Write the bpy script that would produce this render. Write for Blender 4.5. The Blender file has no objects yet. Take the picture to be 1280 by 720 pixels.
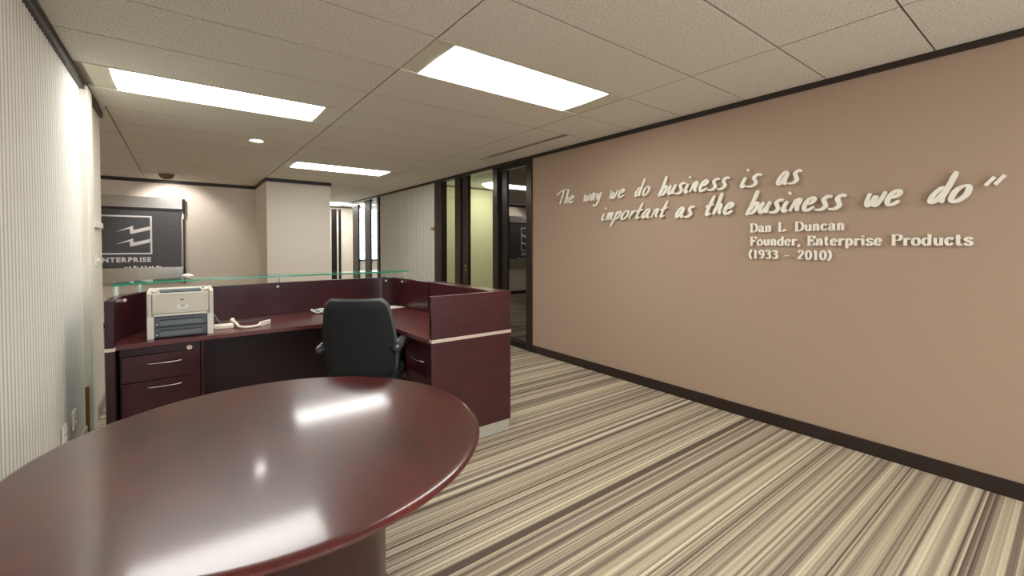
import bpy, math, random
from mathutils import Vector, Matrix
random.seed(7)
sc = bpy.context.scene
PI = math.pi

# ------------------------------------------------------------------ camera, world, exposure
CAM_H = 1.4347
H = 2.643          # ceiling height
W = 3.752          # right-hand wall plane
cam_d = bpy.data.cameras.new('camera')
cam = bpy.data.objects.new('camera', cam_d)
sc.collection.objects.link(cam)
cam_d.sensor_width = 36.0
cam_d.lens = 544.1 / 1280 * 36.0
cam_d.shift_x = 0.0
cam_d.shift_y = -(360 - 318.7) / 1280
cam_d.clip_start = 0.05
cam_d.clip_end = 200
cam.location = (0, 0, CAM_H)
cam.rotation_euler = (math.radians(90 - 1.20), 0, math.radians(-37.11))
sc.camera = cam

world = bpy.data.worlds.new('world')
sc.world = world
world.use_nodes = True
bg = world.node_tree.nodes['Background']
bg.inputs[0].default_value = (0.90, 0.94, 1.0, 1)
bg.inputs[1].default_value = 3.1

sc.view_settings.view_transform = 'Standard'
sc.view_settings.look = 'None'
sc.view_settings.gamma = 1
sc.view_settings.use_curve_mapping = False
sc.view_settings.exposure = 0.68

sc.cycles.max_bounces = 14
sc.cycles.diffuse_bounces = 9
TROFFER_POWER = 9.0      # emission of the fluorescent diffusers
DOWN_POWER = 28.0

# ------------------------------------------------------------------ materials
def srgb(r, g, b):
    f = lambda c: c / 12.92 if c <= 0.04045 else ((c + 0.055) / 1.055) ** 2.4
    return (f(r / 255), f(g / 255), f(b / 255), 1)

def nodes(m):
    return m.node_tree.nodes, m.node_tree.links

def mat(name, col, rough=0.6, metal=0.0, coat=0.0, coat_rough=0.1, spec=0.5, noise=0.0, nscale=40, bump=0.0, bscale=200, emis=None, estr=0.0):
    m = bpy.data.materials.new(name)
    m.use_nodes = True
    N, L = nodes(m)
    p = N['Principled BSDF']
    p.inputs['Base Color'].default_value = col
    p.inputs['Roughness'].default_value = rough
    p.inputs['Metallic'].default_value = metal
    p.inputs['Coat Weight'].default_value = coat
    p.inputs['Coat Roughness'].default_value = coat_rough
    p.inputs['Specular IOR Level'].default_value = spec
    tc = N.new('ShaderNodeTexCoord')
    if noise > 0:
        n = N.new('ShaderNodeTexNoise'); n.inputs['Scale'].default_value = nscale; n.inputs['Detail'].default_value = 6
        L.new(tc.outputs['Object'], n.inputs['Vector'])
        r = N.new('ShaderNodeMapRange')
        r.inputs[1].default_value = 0.3; r.inputs[2].default_value = 0.7
        r.inputs[3].default_value = 1 - noise; r.inputs[4].default_value = 1 + noise
        L.new(n.outputs['Fac'], r.inputs[0])
        mx = N.new('ShaderNodeMix'); mx.data_type = 'RGBA'; mx.blend_type = 'MULTIPLY'; mx.inputs[0].default_value = 1
        mx.inputs[6].default_value = col
        L.new(r.outputs[0], mx.inputs[7])
        L.new(mx.outputs[2], p.inputs['Base Color'])
    if bump > 0:
        n2 = N.new('ShaderNodeTexNoise'); n2.inputs['Scale'].default_value = bscale; n2.inputs['Detail'].default_value = 3
        L.new(tc.outputs['Object'], n2.inputs['Vector'])
        b = N.new('ShaderNodeBump'); b.inputs['Strength'].default_value = bump; b.inputs['Distance'].default_value = 0.002
        L.new(n2.outputs['Fac'], b.inputs['Height']); L.new(b.outputs[0], p.inputs['Normal'])
    if emis:
        p.inputs['Emission Color'].default_value = emis
        p.inputs['Emission Strength'].default_value = estr
    return m

def wood(name, c1, c2, rough=0.35, coat=0.6, cr=0.12, scale=(1.2, 14, 14)):
    m = mat(name, c1, rough, 0, coat, cr)
    N, L = nodes(m); p = N['Principled BSDF']
    tc = N.new('ShaderNodeTexCoord'); mp = N.new('ShaderNodeMapping'); mp.inputs['Scale'].default_value = scale
    L.new(tc.outputs['Object'], mp.inputs['Vector'])
    n = N.new('ShaderNodeTexNoise'); n.inputs['Scale'].default_value = 2.4; n.inputs['Detail'].default_value = 9; n.inputs['Roughness'].default_value = 0.62; n.inputs['Distortion'].default_value = 0.5
    L.new(mp.outputs[0], n.inputs['Vector'])
    n2 = N.new('ShaderNodeTexNoise'); n2.inputs['Scale'].default_value = 1.7; n2.inputs['Detail'].default_value = 3
    L.new(tc.outputs['Object'], n2.inputs['Vector'])
    ad = N.new('ShaderNodeMath'); ad.operation = 'ADD'; L.new(n.outputs['Fac'], ad.inputs[0]); L.new(n2.outputs['Fac'], ad.inputs[1])
    r = N.new('ShaderNodeValToRGB'); r.color_ramp.elements[0].position = 0.8; r.color_ramp.elements[1].position = 1.25
    mr = N.new('ShaderNodeMapRange'); mr.inputs[1].default_value = 0.7; mr.inputs[2].default_value = 1.3
    L.new(ad.outputs[0], mr.inputs[0]); L.new(mr.outputs[0], r.inputs[0])
    r.color_ramp.elements[0].position = 0.1; r.color_ramp.elements[1].position = 0.9
    r.color_ramp.elements[0].color = c1; r.color_ramp.elements[1].color = c2
    L.new(r.outputs[0], p.inputs['Base Color'])
    return m

def carpet_mat():
    m = bpy.data.materials.new('striped carpet'); m.use_nodes = True
    N, L = nodes(m); p = N['Principled BSDF']; p.inputs['Roughness'].default_value = 0.95; p.inputs['Specular IOR Level'].default_value = 0.1
    tc = N.new('ShaderNodeTexCoord'); sp = N.new('ShaderNodeSeparateXYZ'); L.new(tc.outputs['Object'], sp.inputs[0])
    # stripes of several widths run along X
    def noise1d(scale, det, off):
        cmb = N.new('ShaderNodeCombineXYZ')
        mu = N.new('ShaderNodeMath'); mu.operation = 'MULTIPLY_ADD'; mu.inputs[1].default_value = scale; mu.inputs[2].default_value = off
        L.new(sp.outputs['Y'], mu.inputs[0]); L.new(mu.outputs[0], cmb.inputs[1])
        mx = N.new('ShaderNodeMath'); mx.operation = 'MULTIPLY'; mx.inputs[1].default_value = 0.05 * scale / 30
        L.new(sp.outputs['X'], mx.inputs[0]); L.new(mx.outputs[0], cmb.inputs[0])
        n = N.new('ShaderNodeTexNoise'); n.inputs['Scale'].default_value = 1.0; n.inputs['Detail'].default_value = det
        L.new(cmb.outputs[0], n.inputs['Vector'])
        return n.outputs['Fac']
    def cells(width, off):
        mu = N.new('ShaderNodeMath'); mu.operation = 'MULTIPLY_ADD'; mu.inputs[1].default_value = 1 / width; mu.inputs[2].default_value = off
        L.new(sp.outputs['Y'], mu.inputs[0])
        fl = N.new('ShaderNodeMath'); fl.operation = 'FLOOR'; L.new(mu.outputs[0], fl.inputs[0])
        wn = N.new('ShaderNodeTexWhiteNoise'); wn.noise_dimensions = '1D'; L.new(fl.outputs[0], wn.inputs['W'])
        return wn.outputs['Value']
    def mix(a, b, f):
        x = N.new('ShaderNodeMix'); x.data_type = 'FLOAT'; x.inputs[0].default_value = f
        L.new(a, x.inputs[2]); L.new(b, x.inputs[3]); return x.outputs[0]
    v = mix(cells(0.0085, 3.3), cells(0.0155, 11.7), 0.46)
    v = mix(v, cells(0.036, 5.1), 0.28)
    v = mix(v, noise1d(45, 2, 0), 0.10)
    r = N.new('ShaderNodeValToRGB'); e = r.color_ramp.elements
    e[0].position = 0.22; e[0].color = srgb(102, 88, 79)
    e[1].position = 0.84; e[1].color = srgb(224, 216, 190)
    for pos, c in ((0.36, srgb(136, 121, 107)), (0.48, srgb(166, 151, 133)), (0.57, srgb(184, 169, 147)), (0.68, srgb(196, 183, 157))):
        q = e.new(pos); q.color = c
    L.new(v, r.inputs[0])
    fz = N.new('ShaderNodeTexNoise'); fz.inputs['Scale'].default_value = 260; fz.inputs['Detail'].default_value = 4
    L.new(tc.outputs['Object'], fz.inputs['Vector'])
    mr = N.new('ShaderNodeMapRange'); mr.inputs[1].default_value = .3; mr.inputs[2].default_value = .7; mr.inputs[3].default_value = .8; mr.inputs[4].default_value = 1.18
    L.new(fz.outputs['Fac'], mr.inputs[0])
    mx = N.new('ShaderNodeMix'); mx.data_type = 'RGBA'; mx.blend_type = 'MULTIPLY'; mx.inputs[0].default_value = 1
    L.new(r.outputs[0], mx.inputs[6]); L.new(mr.outputs[0], mx.inputs[7]); L.new(mx.outputs[2], p.inputs['Base Color'])
    b = N.new('ShaderNodeBump'); b.inputs['Strength'].default_value = 0.5; b.inputs['Distance'].default_value = 0.004
    ad = N.new('ShaderNodeMath'); ad.operation = 'ADD'; L.new(fz.outputs['Fac'], ad.inputs[0]); L.new(v, ad.inputs[1])
    L.new(ad.outputs[0], b.inputs['Height']); L.new(b.outputs[0], p.inputs['Normal'])
    return m

def tile_mat():
    m = mat('acoustic ceiling tile', srgb(205, 198, 183), 0.95, spec=0.1)
    N, L = nodes(m); p = N['Principled BSDF']
    tc = N.new('ShaderNodeTexCoord')
    n = N.new('ShaderNodeTexNoise'); n.inputs['Scale'].default_value = 95; n.inputs['Detail'].default_value = 5; n.inputs['Roughness'].default_value = 0.7
    L.new(tc.outputs['Object'], n.inputs['Vector'])
    r = N.new('ShaderNodeValToRGB'); e = r.color_ramp.elements
    e[0].position = 0.34; e[0].color = srgb(176, 170, 159)
    e[1].position = 0.5; e[1].color = srgb(232, 228, 217)
    L.new(n.outputs['Fac'], r.inputs[0]); L.new(r.outputs[0], p.inputs['Base Color'])
    b = N.new('ShaderNodeBump'); b.inputs['Strength'].default_value = 0.4; b.inputs['Distance'].default_value = 0.003
    L.new(n.outputs['Fac'], b.inputs['Height']); L.new(b.outputs[0], p.inputs['Normal'])
    return m

def glass_mat(name, tint, ior=1.5, rough=0.0):
    m = bpy.data.materials.new(name); m.use_nodes = True
    N, L = nodes(m); N.remove(N['Principled BSDF'])
    t = N.new('ShaderNodeBsdfTransparent'); t.inputs[0].default_value = tint
    g = N.new('ShaderNodeBsdfGlossy'); g.inputs['Roughness'].default_value = rough; g.inputs[0].default_value = (1, 1, 1, 1)
    f = N.new('ShaderNodeFresnel'); f.inputs[0].default_value = ior
    mx = N.new('ShaderNodeMixShader')
    geo = N.new('ShaderNodeNewGeometry')
    inv = N.new('ShaderNodeMath'); inv.operation = 'SUBTRACT'; inv.inputs[0].default_value = 1.0; L.new(geo.outputs['Backfacing'], inv.inputs[1])
    mul = N.new('ShaderNodeMath'); mul.operation = 'MULTIPLY'; L.new(f.outputs[0], mul.inputs[0]); L.new(inv.outputs[0], mul.inputs[1])
    L.new(mul.outputs[0], mx.inputs[0]); L.new(t.outputs[0], mx.inputs[1]); L.new(g.outputs[0], mx.inputs[2])
    L.new(mx.outputs[0], N['Material Output'].inputs['Surface'])
    return m

def emit(name, col, s):
    m = bpy.data.materials.new(name); m.use_nodes = True
    N, L = nodes(m); N.remove(N['Principled BSDF'])
    e = N.new('ShaderNodeEmission'); e.inputs[0].default_value = col; e.inputs[1].default_value = s
    L.new(e.outputs[0], N['Material Output'].inputs['Surface'])
    return m

M_carpet = carpet_mat()
M_tile = tile_mat()
M_plenum = mat('ceiling joint', srgb(160, 153, 140), 0.9)
M_joint = mat('tile edge in shadow gap', srgb(186, 179, 166), 0.9)
M_tan = mat('tan wall paint', srgb(174, 151, 131), 0.75, noise=0.015, nscale=160, bump=0.35, bscale=420, spec=0.25)
M_cream = mat('cream wall paint', srgb(229, 221, 208), 0.8, noise=0.012, nscale=90, bump=0.2, bscale=300, spec=0.2)
M_rib = mat('ribbed wall fabric', srgb(240, 237, 228), 0.9, noise=0.04, nscale=180, bump=0.5, bscale=500, spec=0.1)
M_groove = mat('ribbed wall groove shade', srgb(200, 198, 189), 0.95, noise=0.06, nscale=150, spec=0.1)  # shade between the ribs, painted as a darker groove colour
M_white = mat('white painted jamb', srgb(226, 222, 208), 0.6)
M_dark = mat('dark brown trim', srgb(42, 31, 26), 0.45, noise=0.12, nscale=60)
M_bronze = mat('bronze anodised aluminium', srgb(60, 50, 44), 0.28, metal=0.6)
M_bronze2 = mat('shadow bronze', srgb(42, 35, 31), 0.3, metal=0.5)
M_green = mat('pale green office paint', srgb(232, 228, 196), 0.8)
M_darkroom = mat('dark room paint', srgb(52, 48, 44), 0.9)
M_wood = wood('mahogany veneer', srgb(54, 15, 23), srgb(74, 24, 33), 0.3, 0.45, 0.18)
M_wooddark = wood('mahogany carcass', srgb(36, 10, 16), srgb(54, 16, 23), 0.5, 0.0, 0.25)  # darker than the veneer: knee-space shade is put into the colour
M_table = wood('mahogany table top', srgb(58, 12, 14), srgb(92, 26, 23), 0.30, 0.6, 0.10, scale=(3, 1.2, 3))
M_tabebase = wood('mahogany table base', srgb(46, 17, 21), srgb(66, 27, 30), 0.35, 0.3, 0.2, scale=(14, 14, 1.2))
M_strip = mat('satin strip', srgb(226, 208, 194), 0.35, metal=0.25)
M_kick = mat('kick plate laminate', srgb(188, 184, 170), 0.45, metal=0.2)
M_chrome = mat('chrome', srgb(215, 215, 215), 0.15, metal=1.0)
M_steel = mat('brushed stainless steel', srgb(214, 210, 204), 0.22, metal=0.95, noise=0.08, nscale=30)
M_slate = mat('slate sign panel', srgb(78, 78, 80), 0.35, noise=0.14, nscale=18, spec=0.5)
M_logo = mat('white sign paint', srgb(232, 230, 228), 0.5)
M_letter = mat('cream metal lettering', srgb(244, 241, 228), 0.35, spec=0.5)
M_letter2 = mat('satin metal lettering', srgb(250, 245, 234), 0.3, metal=0.1)
M_greenedge = mat('green glass edge', srgb(44, 150, 116), 0.15, coat=0.5)
M_shelfglass = glass_mat('shelf glass', (0.72, 0.93, 0.86, 1), 1.5)
M_officeglass = glass_mat('office glass', (0.93, 0.96, 0.87, 1), 1.45)
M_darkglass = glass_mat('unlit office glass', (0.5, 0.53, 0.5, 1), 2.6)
M_winglass = glass_mat('window glass', (0.93, 0.97, 1, 1), 1.45)
M_printer = mat('putty grey plastic', srgb(208, 202, 186), 0.45, noise=0.01)
M_printerw = mat('light plastic edge', srgb(232, 228, 216), 0.4)
M_tray = mat('slate grey plastic', srgb(84, 92, 98), 0.45)
M_tray2 = mat('mid grey plastic', srgb(112, 120, 126), 0.5)
M_black = mat('black plastic', srgb(26, 26, 28), 0.4)
M_fabric = mat('charcoal woven upholstery', srgb(44, 45, 47), 0.95, noise=0.45, nscale=260, bump=0.8, bscale=500, spec=0.15)
M_shell = mat('grey chair shell', srgb(84, 88, 89), 0.5)
M_armpad = mat('grey chair plastic', srgb(62, 64, 67), 0.22, spec=0.7)
M_ivory = mat('ivory plastic', srgb(232, 224, 208), 0.4)
M_plate = mat('white plate', srgb(240, 238, 232), 0.4)
M_brass = mat('brass', srgb(196, 152, 70), 0.3, metal=0.9)
M_oldbrass = mat('tarnished brass', srgb(128, 98, 52), 0.45, metal=0.7)
M_paper = mat('paper', srgb(238, 232, 214), 0.8)
M_trofferhousing = mat('light housing enamel', srgb(214, 210, 192), 0.4)
M_diff = emit('fluorescent diffuser', (0.985, 0.985, 0.94, 1), TROFFER_POWER)
M_diff_far = emit('office light diffuser', (1.0, 0.97, 0.88, 1), 9.0)
M_down = emit('downlight lamp', (1.0, 0.9, 0.92, 1), DOWN_POWER)
M_bead = mat('pale sealant', srgb(214, 196, 166), 0.6)

# ------------------------------------------------------------------ mesh helpers
class MB:
    def __init__(s): s.v = []; s.f = []; s.mi = []
    def add(s, vs, fs, mi=0):
        o = len(s.v); s.v += [tuple(p) for p in vs]
        s.f += [tuple(o + i for i in f) for f in fs]; s.mi += [mi] * len(fs); return s
    def box(s, x0, x1, y0, y1, z0, z1, mi=0):
        return s.add([(x0, y0, z0), (x1, y0, z0), (x1, y1, z0), (x0, y1, z0), (x0, y0, z1), (x1, y0, z1), (x1, y1, z1), (x0, y1, z1)],
                     [(0, 3, 2, 1), (4, 5, 6, 7), (0, 1, 5, 4), (1, 2, 6, 5), (2, 3, 7, 6), (3, 0, 4, 7)], mi)
    def prism(s, pts, a, b, axis=2, mi=0, mside=None):
        # pts: polygon (2-D), extruded from a to b along axis
        n = len(pts)
        def P(p, t):
            return (p[0], p[1], t) if axis == 2 else ((t, p[0], p[1]) if axis == 0 else (p[0], t, p[1]))
        o = len(s.v)
        s.v += [P(p, a) for p in pts] + [P(p, b) for p in pts]
        s.f += [tuple(o + i for i in range(n - 1, -1, -1)), tuple(o + n + i for i in range(n))]; s.mi += [mi, mi]
        for i in range(n):
            j = (i + 1) % n
            s.f.append((o + i, o + j, o + n + j, o + n + i)); s.mi.append(mi if mside is None else mside)
        return s
    def cyl(s, c, r, h, axis=2, n=24, r2=None, mi=0):
        r2 = r if r2 is None else r2
        ring = lambda R, t: [(R * math.cos(2 * PI * i / n), R * math.sin(2 * PI * i / n), t) for i in range(n)]
        vs = ring(r, 0) + ring(r2, h)
        def A(p):
            x, y, z = p
            if axis == 0: x, y, z = z, x, y
            elif axis == 1: x, y, z = x, z, y
            return (c[0] + x, c[1] + y, c[2] + z)
        vs = [A(p) for p in vs]
        fs = [tuple(range(n - 1, -1, -1)), tuple(range(n, 2 * n))] + [(i, (i + 1) % n, n + (i + 1) % n, n + i) for i in range(n)]
        return s.add(vs, fs, mi)
    def lathe(s, prof, c=(0, 0, 0), n=48, mi=0):
        o = len(s.v); k = len(prof)
        for i in range(n):
            a = 2 * PI * i / n
            for r, z in prof: s.v.append((c[0] + r * math.cos(a), c[1] + r * math.sin(a), c[2] + z))
        for i in range(n):
            for j in range(k - 1):
                i2 = (i + 1) % n
                s.f.append((o + i * k + j, o + i2 * k + j, o + i2 * k + j + 1, o + i * k + j + 1)); s.mi.append(mi)
        return s
    def tube(s, pts, r, n=10, mi=0):
        pts = [Vector(p) for p in pts]; o = len(s.v); rr = r if isinstance(r, (list, tuple)) else [r] * len(pts)
        up = Vector((0, 0, 1)); prev = None
        for i, p in enumerate(pts):
            d = (pts[min(i + 1, len(pts) - 1)] - pts[max(i - 1, 0)]).normalized()
            if prev is None:
                u = d.cross(up)
                if u.length < 1e-3: u = d.cross(Vector((1, 0, 0)))
                u.normalize()
            else:
                u = (prev - d * prev.dot(d)).normalized()
            prev = u; w = d.cross(u)
            for k in range(n):
                a = 2 * PI * k / n
                s.v.append(tuple(p + (u * math.cos(a) + w * math.sin(a)) * rr[i]))
        for i in range(len(pts) - 1):
            for k in range(n):
                k2 = (k + 1) % n
                s.f.append((o + i * n + k, o + i * n + k2, o + (i + 1) * n + k2, o + (i + 1) * n + k)); s.mi.append(mi)
        s.f.append(tuple(o + k for k in range(n - 1, -1, -1))); s.mi.append(mi)
        e = o + (len(pts) - 1) * n
        s.f.append(tuple(e + k for k in range(n))); s.mi.append(mi)
        return s
    def grid(s, rows, close=False, mi=0):
        o = len(s.v); n = len(rows[0])
        for r in rows: s.v += [tuple(p) for p in r]
        for i in range(len(rows) - 1):
            for j in range(n - (0 if close else 1)):
                j2 = (j + 1) % n
                s.f.append((o + i * n + j, o + i * n + j2, o + (i + 1) * n + j2, o + (i + 1) * n + j)); s.mi.append(mi)
        return s

ORG = {}
def build(name, mb, mats, parent=None, bevel=0.0, smooth=None, segs=2, subsurf=0, kind=None):
    me = bpy.data.meshes.new(name)
    vs = mb.v
    org = (0, 0, 0)
    if parent is not None:
        org = ORG.get(parent.name, (0, 0, 0))
    else:
        xs = [v[0] for v in vs]; ys = [v[1] for v in vs]; zs = [v[2] for v in vs]
        org = ((min(xs) + max(xs)) / 2, (min(ys) + max(ys)) / 2, min(zs))
    me.from_pydata([(v[0] - org[0], v[1] - org[1], v[2] - org[2]) for v in vs], [], mb.f)
    if not isinstance(mats, (list, tuple)): mats = [mats]
    for m in mats: me.materials.append(m)
    me.polygons.foreach_set('material_index', mb.mi)
    me.update()
    import bmesh
    bm = bmesh.new(); bm.from_mesh(me); bmesh.ops.recalc_face_normals(bm, faces=bm.faces); bm.to_mesh(me); bm.free()
    o = bpy.data.objects.new(name, me)
    sc.collection.objects.link(o)
    if parent is not None: o.parent = parent
    else: o.location = org
    ORG[o.name] = org
    if smooth is not None:
        me.shade_smooth(); me.set_sharp_from_angle(angle=math.radians(smooth))
    if bevel > 0:
        b = o.modifiers.new('bevel', 'BEVEL'); b.width = bevel; b.segments = segs; b.limit_method = 'ANGLE'; b.angle_limit = math.radians(40)
        if smooth is None: me.shade_smooth(); me.set_sharp_from_angle(angle=math.radians(35))
    if subsurf:
        s_ = o.modifiers.new('sub', 'SUBSURF'); s_.levels = subsurf; s_.render_levels = subsurf
    if kind: o['kind'] = kind
    return o

def local(name, mb, mats, parent, **k):
    # geometry already in the parent's own coordinates
    save = ORG.get(parent.name); ORG[parent.name] = (0, 0, 0)
    o = build(name, mb, mats, parent, **k)
    if save is not None: ORG[parent.name] = save
    ORG[o.name] = (0, 0, 0)
    return o

def tag(o, label=None, cat=None, group=None):
    if label: o['label'] = label
    if cat: o['category'] = cat
    if group: o['group'] = group
    return o
def thing(name, label, cat, loc, group=None, rz=0.0):
    o = bpy.data.objects.new(name, None); sc.collection.objects.link(o)
    o.empty_display_size = 0.1
    o.location = loc; o.rotation_euler = (0, 0, rz); ORG[o.name] = tuple(loc)
    return tag(o, label, cat, group)
def struct(name, mb, mats, label=None, **k):
    o = build(name, mb, mats, kind='structure', **k)
    if label: o['label'] = label
    return o
def copy_tree(o, parent=None):
    c = o.copy(); sc.collection.objects.link(c)
    if parent is not None: c.parent = parent
    for ch in list(o.children): copy_tree(ch, c)
    return c

def smoothpts(pts, k=6, closed=False):
    # Catmull-Rom
    if len(pts) < 3: return list(pts)
    P = list(pts); out = []; n = len(P)
    rng = range(n) if closed else range(n - 1)
    for i in rng:
        g = (lambda j: P[j % n]) if closed else (lambda j: P[max(0, min(n - 1, j))])
        p0, p1, p2, p3 = g(i - 1), g(i), g(i + 1), g(i + 2)
        for t in range(k):
            t /= k
            out.append(tuple(0.5 * ((2 * b) + (-a + c) * t + (2 * a - 5 * b + 4 * c - d) * t * t + (-a + 3 * b - 3 * c + d) * t ** 3) for a, b, c, d in zip(p0, p1, p2, p3)))
    if not closed: out.append(P[-1])
    return out

# ------------------------------------------------------------------ the room shell
END = 14.0
fl = struct('floor', MB().box(-3.2, 6.8, -3.4, 14.6, -0.12, 0.0), M_carpet, 'carpet in fine beige, cream, taupe and brown stripes')

# walls -------------------------------------------------------------
wr = struct('wall_right', MB().box(W, W + 0.12, -3.3, 4.50, 0, H), M_tan, 'long tan painted wall carrying the raised quotation')
wrf = struct('wall_right_far', MB().box(W + 0.02, W + 0.12, 7.32, 10.2, 0, H), M_rib, 'pale ribbed fabric wall beyond the glazed office front')
def ribs(x, sgn, y0, y1, pitch, depth, z0, z1):
    # a strip of half-round vertical ribs standing off plane x
    prof = []
    n = int(round((y1 - y0) / pitch)); pitch = (y1 - y0) / n
    for i in range(n):
        for t in (0.0, 0.22, 0.30, 0.40, 0.55, 0.70, 0.84, 0.96):
            h_ = math.sin(max(0.0, (t - 0.22) / 0.74) * PI) if t < 0.95 else 0.0
            prof.append((y0 + (i + t) * pitch, x + sgn * depth * max(0.0, h_) ** 0.7))
    prof.append((y1, x))
    mb = MB()
    mb.grid([[(p[1], p[0], z0) for p in prof], [(p[1], p[0], z1) for p in prof]])
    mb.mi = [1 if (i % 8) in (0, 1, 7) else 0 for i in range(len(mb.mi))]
    mb.box(min(x - sgn * 0.001, x - sgn * 0.02), max(x - sgn * 0.001, x - sgn * 0.02), y0, y1, z0, z1)
    return mb
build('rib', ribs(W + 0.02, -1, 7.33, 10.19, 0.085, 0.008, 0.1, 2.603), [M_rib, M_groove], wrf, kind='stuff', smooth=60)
wl = struct('wall_left', MB().box(-0.74, -0.595, -3.3, 4.50, 0, H), M_rib, 'left wall clad in pale vertically ribbed fabric')
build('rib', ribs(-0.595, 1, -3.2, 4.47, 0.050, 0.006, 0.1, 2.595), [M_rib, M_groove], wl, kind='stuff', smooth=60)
wle = struct('wall_left_end', MB().box(-0.74, -0.585, 4.50, 5.40, 0, H).box(-3.2, -0.74, 5.28, 5.40, 0, H), M_cream, 'short smooth white end of the left wall')
struct('wall_far_left', MB().box(-3.2, -3.08, 5.40, 10.42, 0, H), M_cream)
struct('wall_behind_camera', MB().box(-0.74, W + 0.12, -3.4, -3.3, 0, 0.35).box(-0.74, W + 0.12, -3.4, -3.3, 2.5, H).box(-0.74, -0.4, -3.4, -3.3, 0.35, 2.5).box(3.5, W + 0.12, -3.4, -3.3, 0.35, 2.5), M_cream)
w5 = struct('window_fill', MB().box(-0.4, 3.5, -3.42, -3.28, 0.31, 0.35), M_bronze2, 'added unseen window behind the camera, for soft fill light')  # added, out of view: lets sky light in as soft fill
for xx in (0.9, 2.2): build('mullion', MB().box(xx - 0.03, xx + 0.03, -3.40, -3.30, 0.35, 2.5), M_bronze2, w5)
struct('wall_back', MB().box(-3.2, 1.2, 10.25, 10.42, 0, H), M_cream, 'cream back wall carrying the sign')
struct('wall_pillar', MB().box(1.2, 2.28, 8.82, 10.42, 0, H), M_cream, 'cream projecting pillar beside the back wall')
struct('wall_corridor_left', MB().box(2.12, 2.28, 10.42, END, 0, H), M_cream)
struct('wall_corridor_end', MB().box(2.12, 4.29, END, END + 0.12, 0, H), M_cream, 'white wall at the far end of the corridor')
struct('ceiling_far_room', MB().box(W, 6.9, 10.2, END, H - 0.001, H + 0.02), M_tile)

# crown and base trims ------------------------------------------------
def trim(name, mb, m=M_dark): return struct(name, mb, m, bevel=0.003)
trim('trim_1', MB().box(W - 0.022, W, -3.3, 10.2, H - 0.042, H))
trim('trim_2', MB().box(-0.595, -0.565, -3.3, 4.50, H - 0.050, H))
trim('trim_3', MB().box(-0.585, -0.560, 4.72, 5.40, H - 0.050, H))
trim('trim_4', MB().box(-3.08, 1.2, 10.225, 10.25, H - 0.06, H))
trim('trim_5', MB().box(1.178, 1.2, 8.80, 10.23, H - 0.06, H))
trim('trim_6', MB().box(1.178, 2.30, 8.798, 8.82, H - 0.06, H))
trim('trim_7', MB().box(2.28, 2.30, 8.82, END, H - 0.06, H))
trim('trim_8', MB().box(W - 0.022, W, 10.2, 12.25, H - 0.03, H))
trim('trim_9', MB().box(2.30, 4.29, END - 0.02, END, H - 0.03, H))
trim('baseboard_right', MB().box(W - 0.014, W, -3.3, 4.50, 0, 0.098))
trim('baseboard_right_far', MB().box(W + 0.0, W + 0.02, 7.32, 10.2, 0, 0.098))
trim('baseboard_left', MB().box(-0.595, -0.580, -3.3, 4.47, 0, 0.098), M_kick)
trim('baseboard_left_end', MB().box(-0.585, -0.568, 4.74, 5.40, 0, 0.10), mat('grey baseboard', srgb(150, 140, 122), 0.6))
trim('baseboard_back', MB().box(-3.08, 1.2, 10.235, 10.25, 0, 0.10))
trim('baseboard_pillar', MB().box(1.19, 2.29, 8.806, 8.82, 0, 0.10).box(1.186, 1.2, 8.82, 10.23, 0, 0.10))

# left jamb with brass strike
jb = struct('trim_10', MB().box(-0.60, -0.553, 4.52, 4.735, 0, H - 0.012), M_white, 'white door jamb at the end of the ribbed wall', bevel=0.006)
build('strike_plate', MB().box(-0.594, -0.572, 4.478, 4.512, 0.0, 0.38), M_oldbrass, jb)

# ceiling -------------------------------------------------------------
ceil = struct('ceiling', MB().box(-3.2, 6.8, -3.4, 14.6, H + 0.022, H + 0.14), M_plenum, 'suspended ceiling of long off-white speckled tiles')
TY0, TP = 2.870, 0.570
cols = [(-3.16, -2.237), (-2.237, -0.520), (-0.520, 1.197), (1.197, 2.912), (2.912, W)]
fixture_cells = {(2, 2): 1, (3, -1): 1, (3, 7): 1, (2, -6): 1, (3, -9): 1, (0, 8): 1}
gap = 0.0075
tile_mesh = {}
def add_tile(x0, x1, y0, y1):
    key = (round(x1 - x0, 3), round(y1 - y0, 3))
    if key not in tile_mesh:
        w_, d_ = (x1 - x0) / 2 - gap / 2, (y1 - y0) / 2 - gap / 2
        c = 0.0015
        vs = [(-w_ + c, -d_ + c, 0), (w_ - c, -d_ + c, 0), (w_ - c, d_ - c, 0), (-w_ + c, d_ - c, 0),
              (-w_, -d_, 0.002), (w_, -d_, 0.002), (w_, d_, 0.002), (-w_, d_, 0.002),
              (-w_, -d_, 0.02), (w_, -d_, 0.02), (w_, d_, 0.02), (-w_, d_, 0.02)]
        fs = [(0, 3, 2, 1), (0, 1, 5, 4), (1, 2, 6, 5), (2, 3, 7, 6), (3, 0, 4, 7), (4, 5, 9, 8), (5, 6, 10, 9), (6, 7, 11, 10), (7, 4, 8, 11), (8, 9, 10, 11)]
        me = bpy.data.meshes.new('ceiling_tile'); me.from_pydata(vs, [], fs); me.materials.append(M_tile); me.materials.append(M_joint); me.polygons.foreach_set('material_index', [0] + [1] * 9); me.update(); tile_mesh[key] = me
    o = bpy.data.objects.new('ceiling_tile', tile_mesh[key]); sc.collection.objects.link(o)
    o.parent = ceil
    og = ORG[ceil.name]
    o.location = ((x0 + x1) / 2 - og[0], (y0 + y1) / 2 - og[1], H + random.uniform(0, 0.0015) - og[2])
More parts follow.
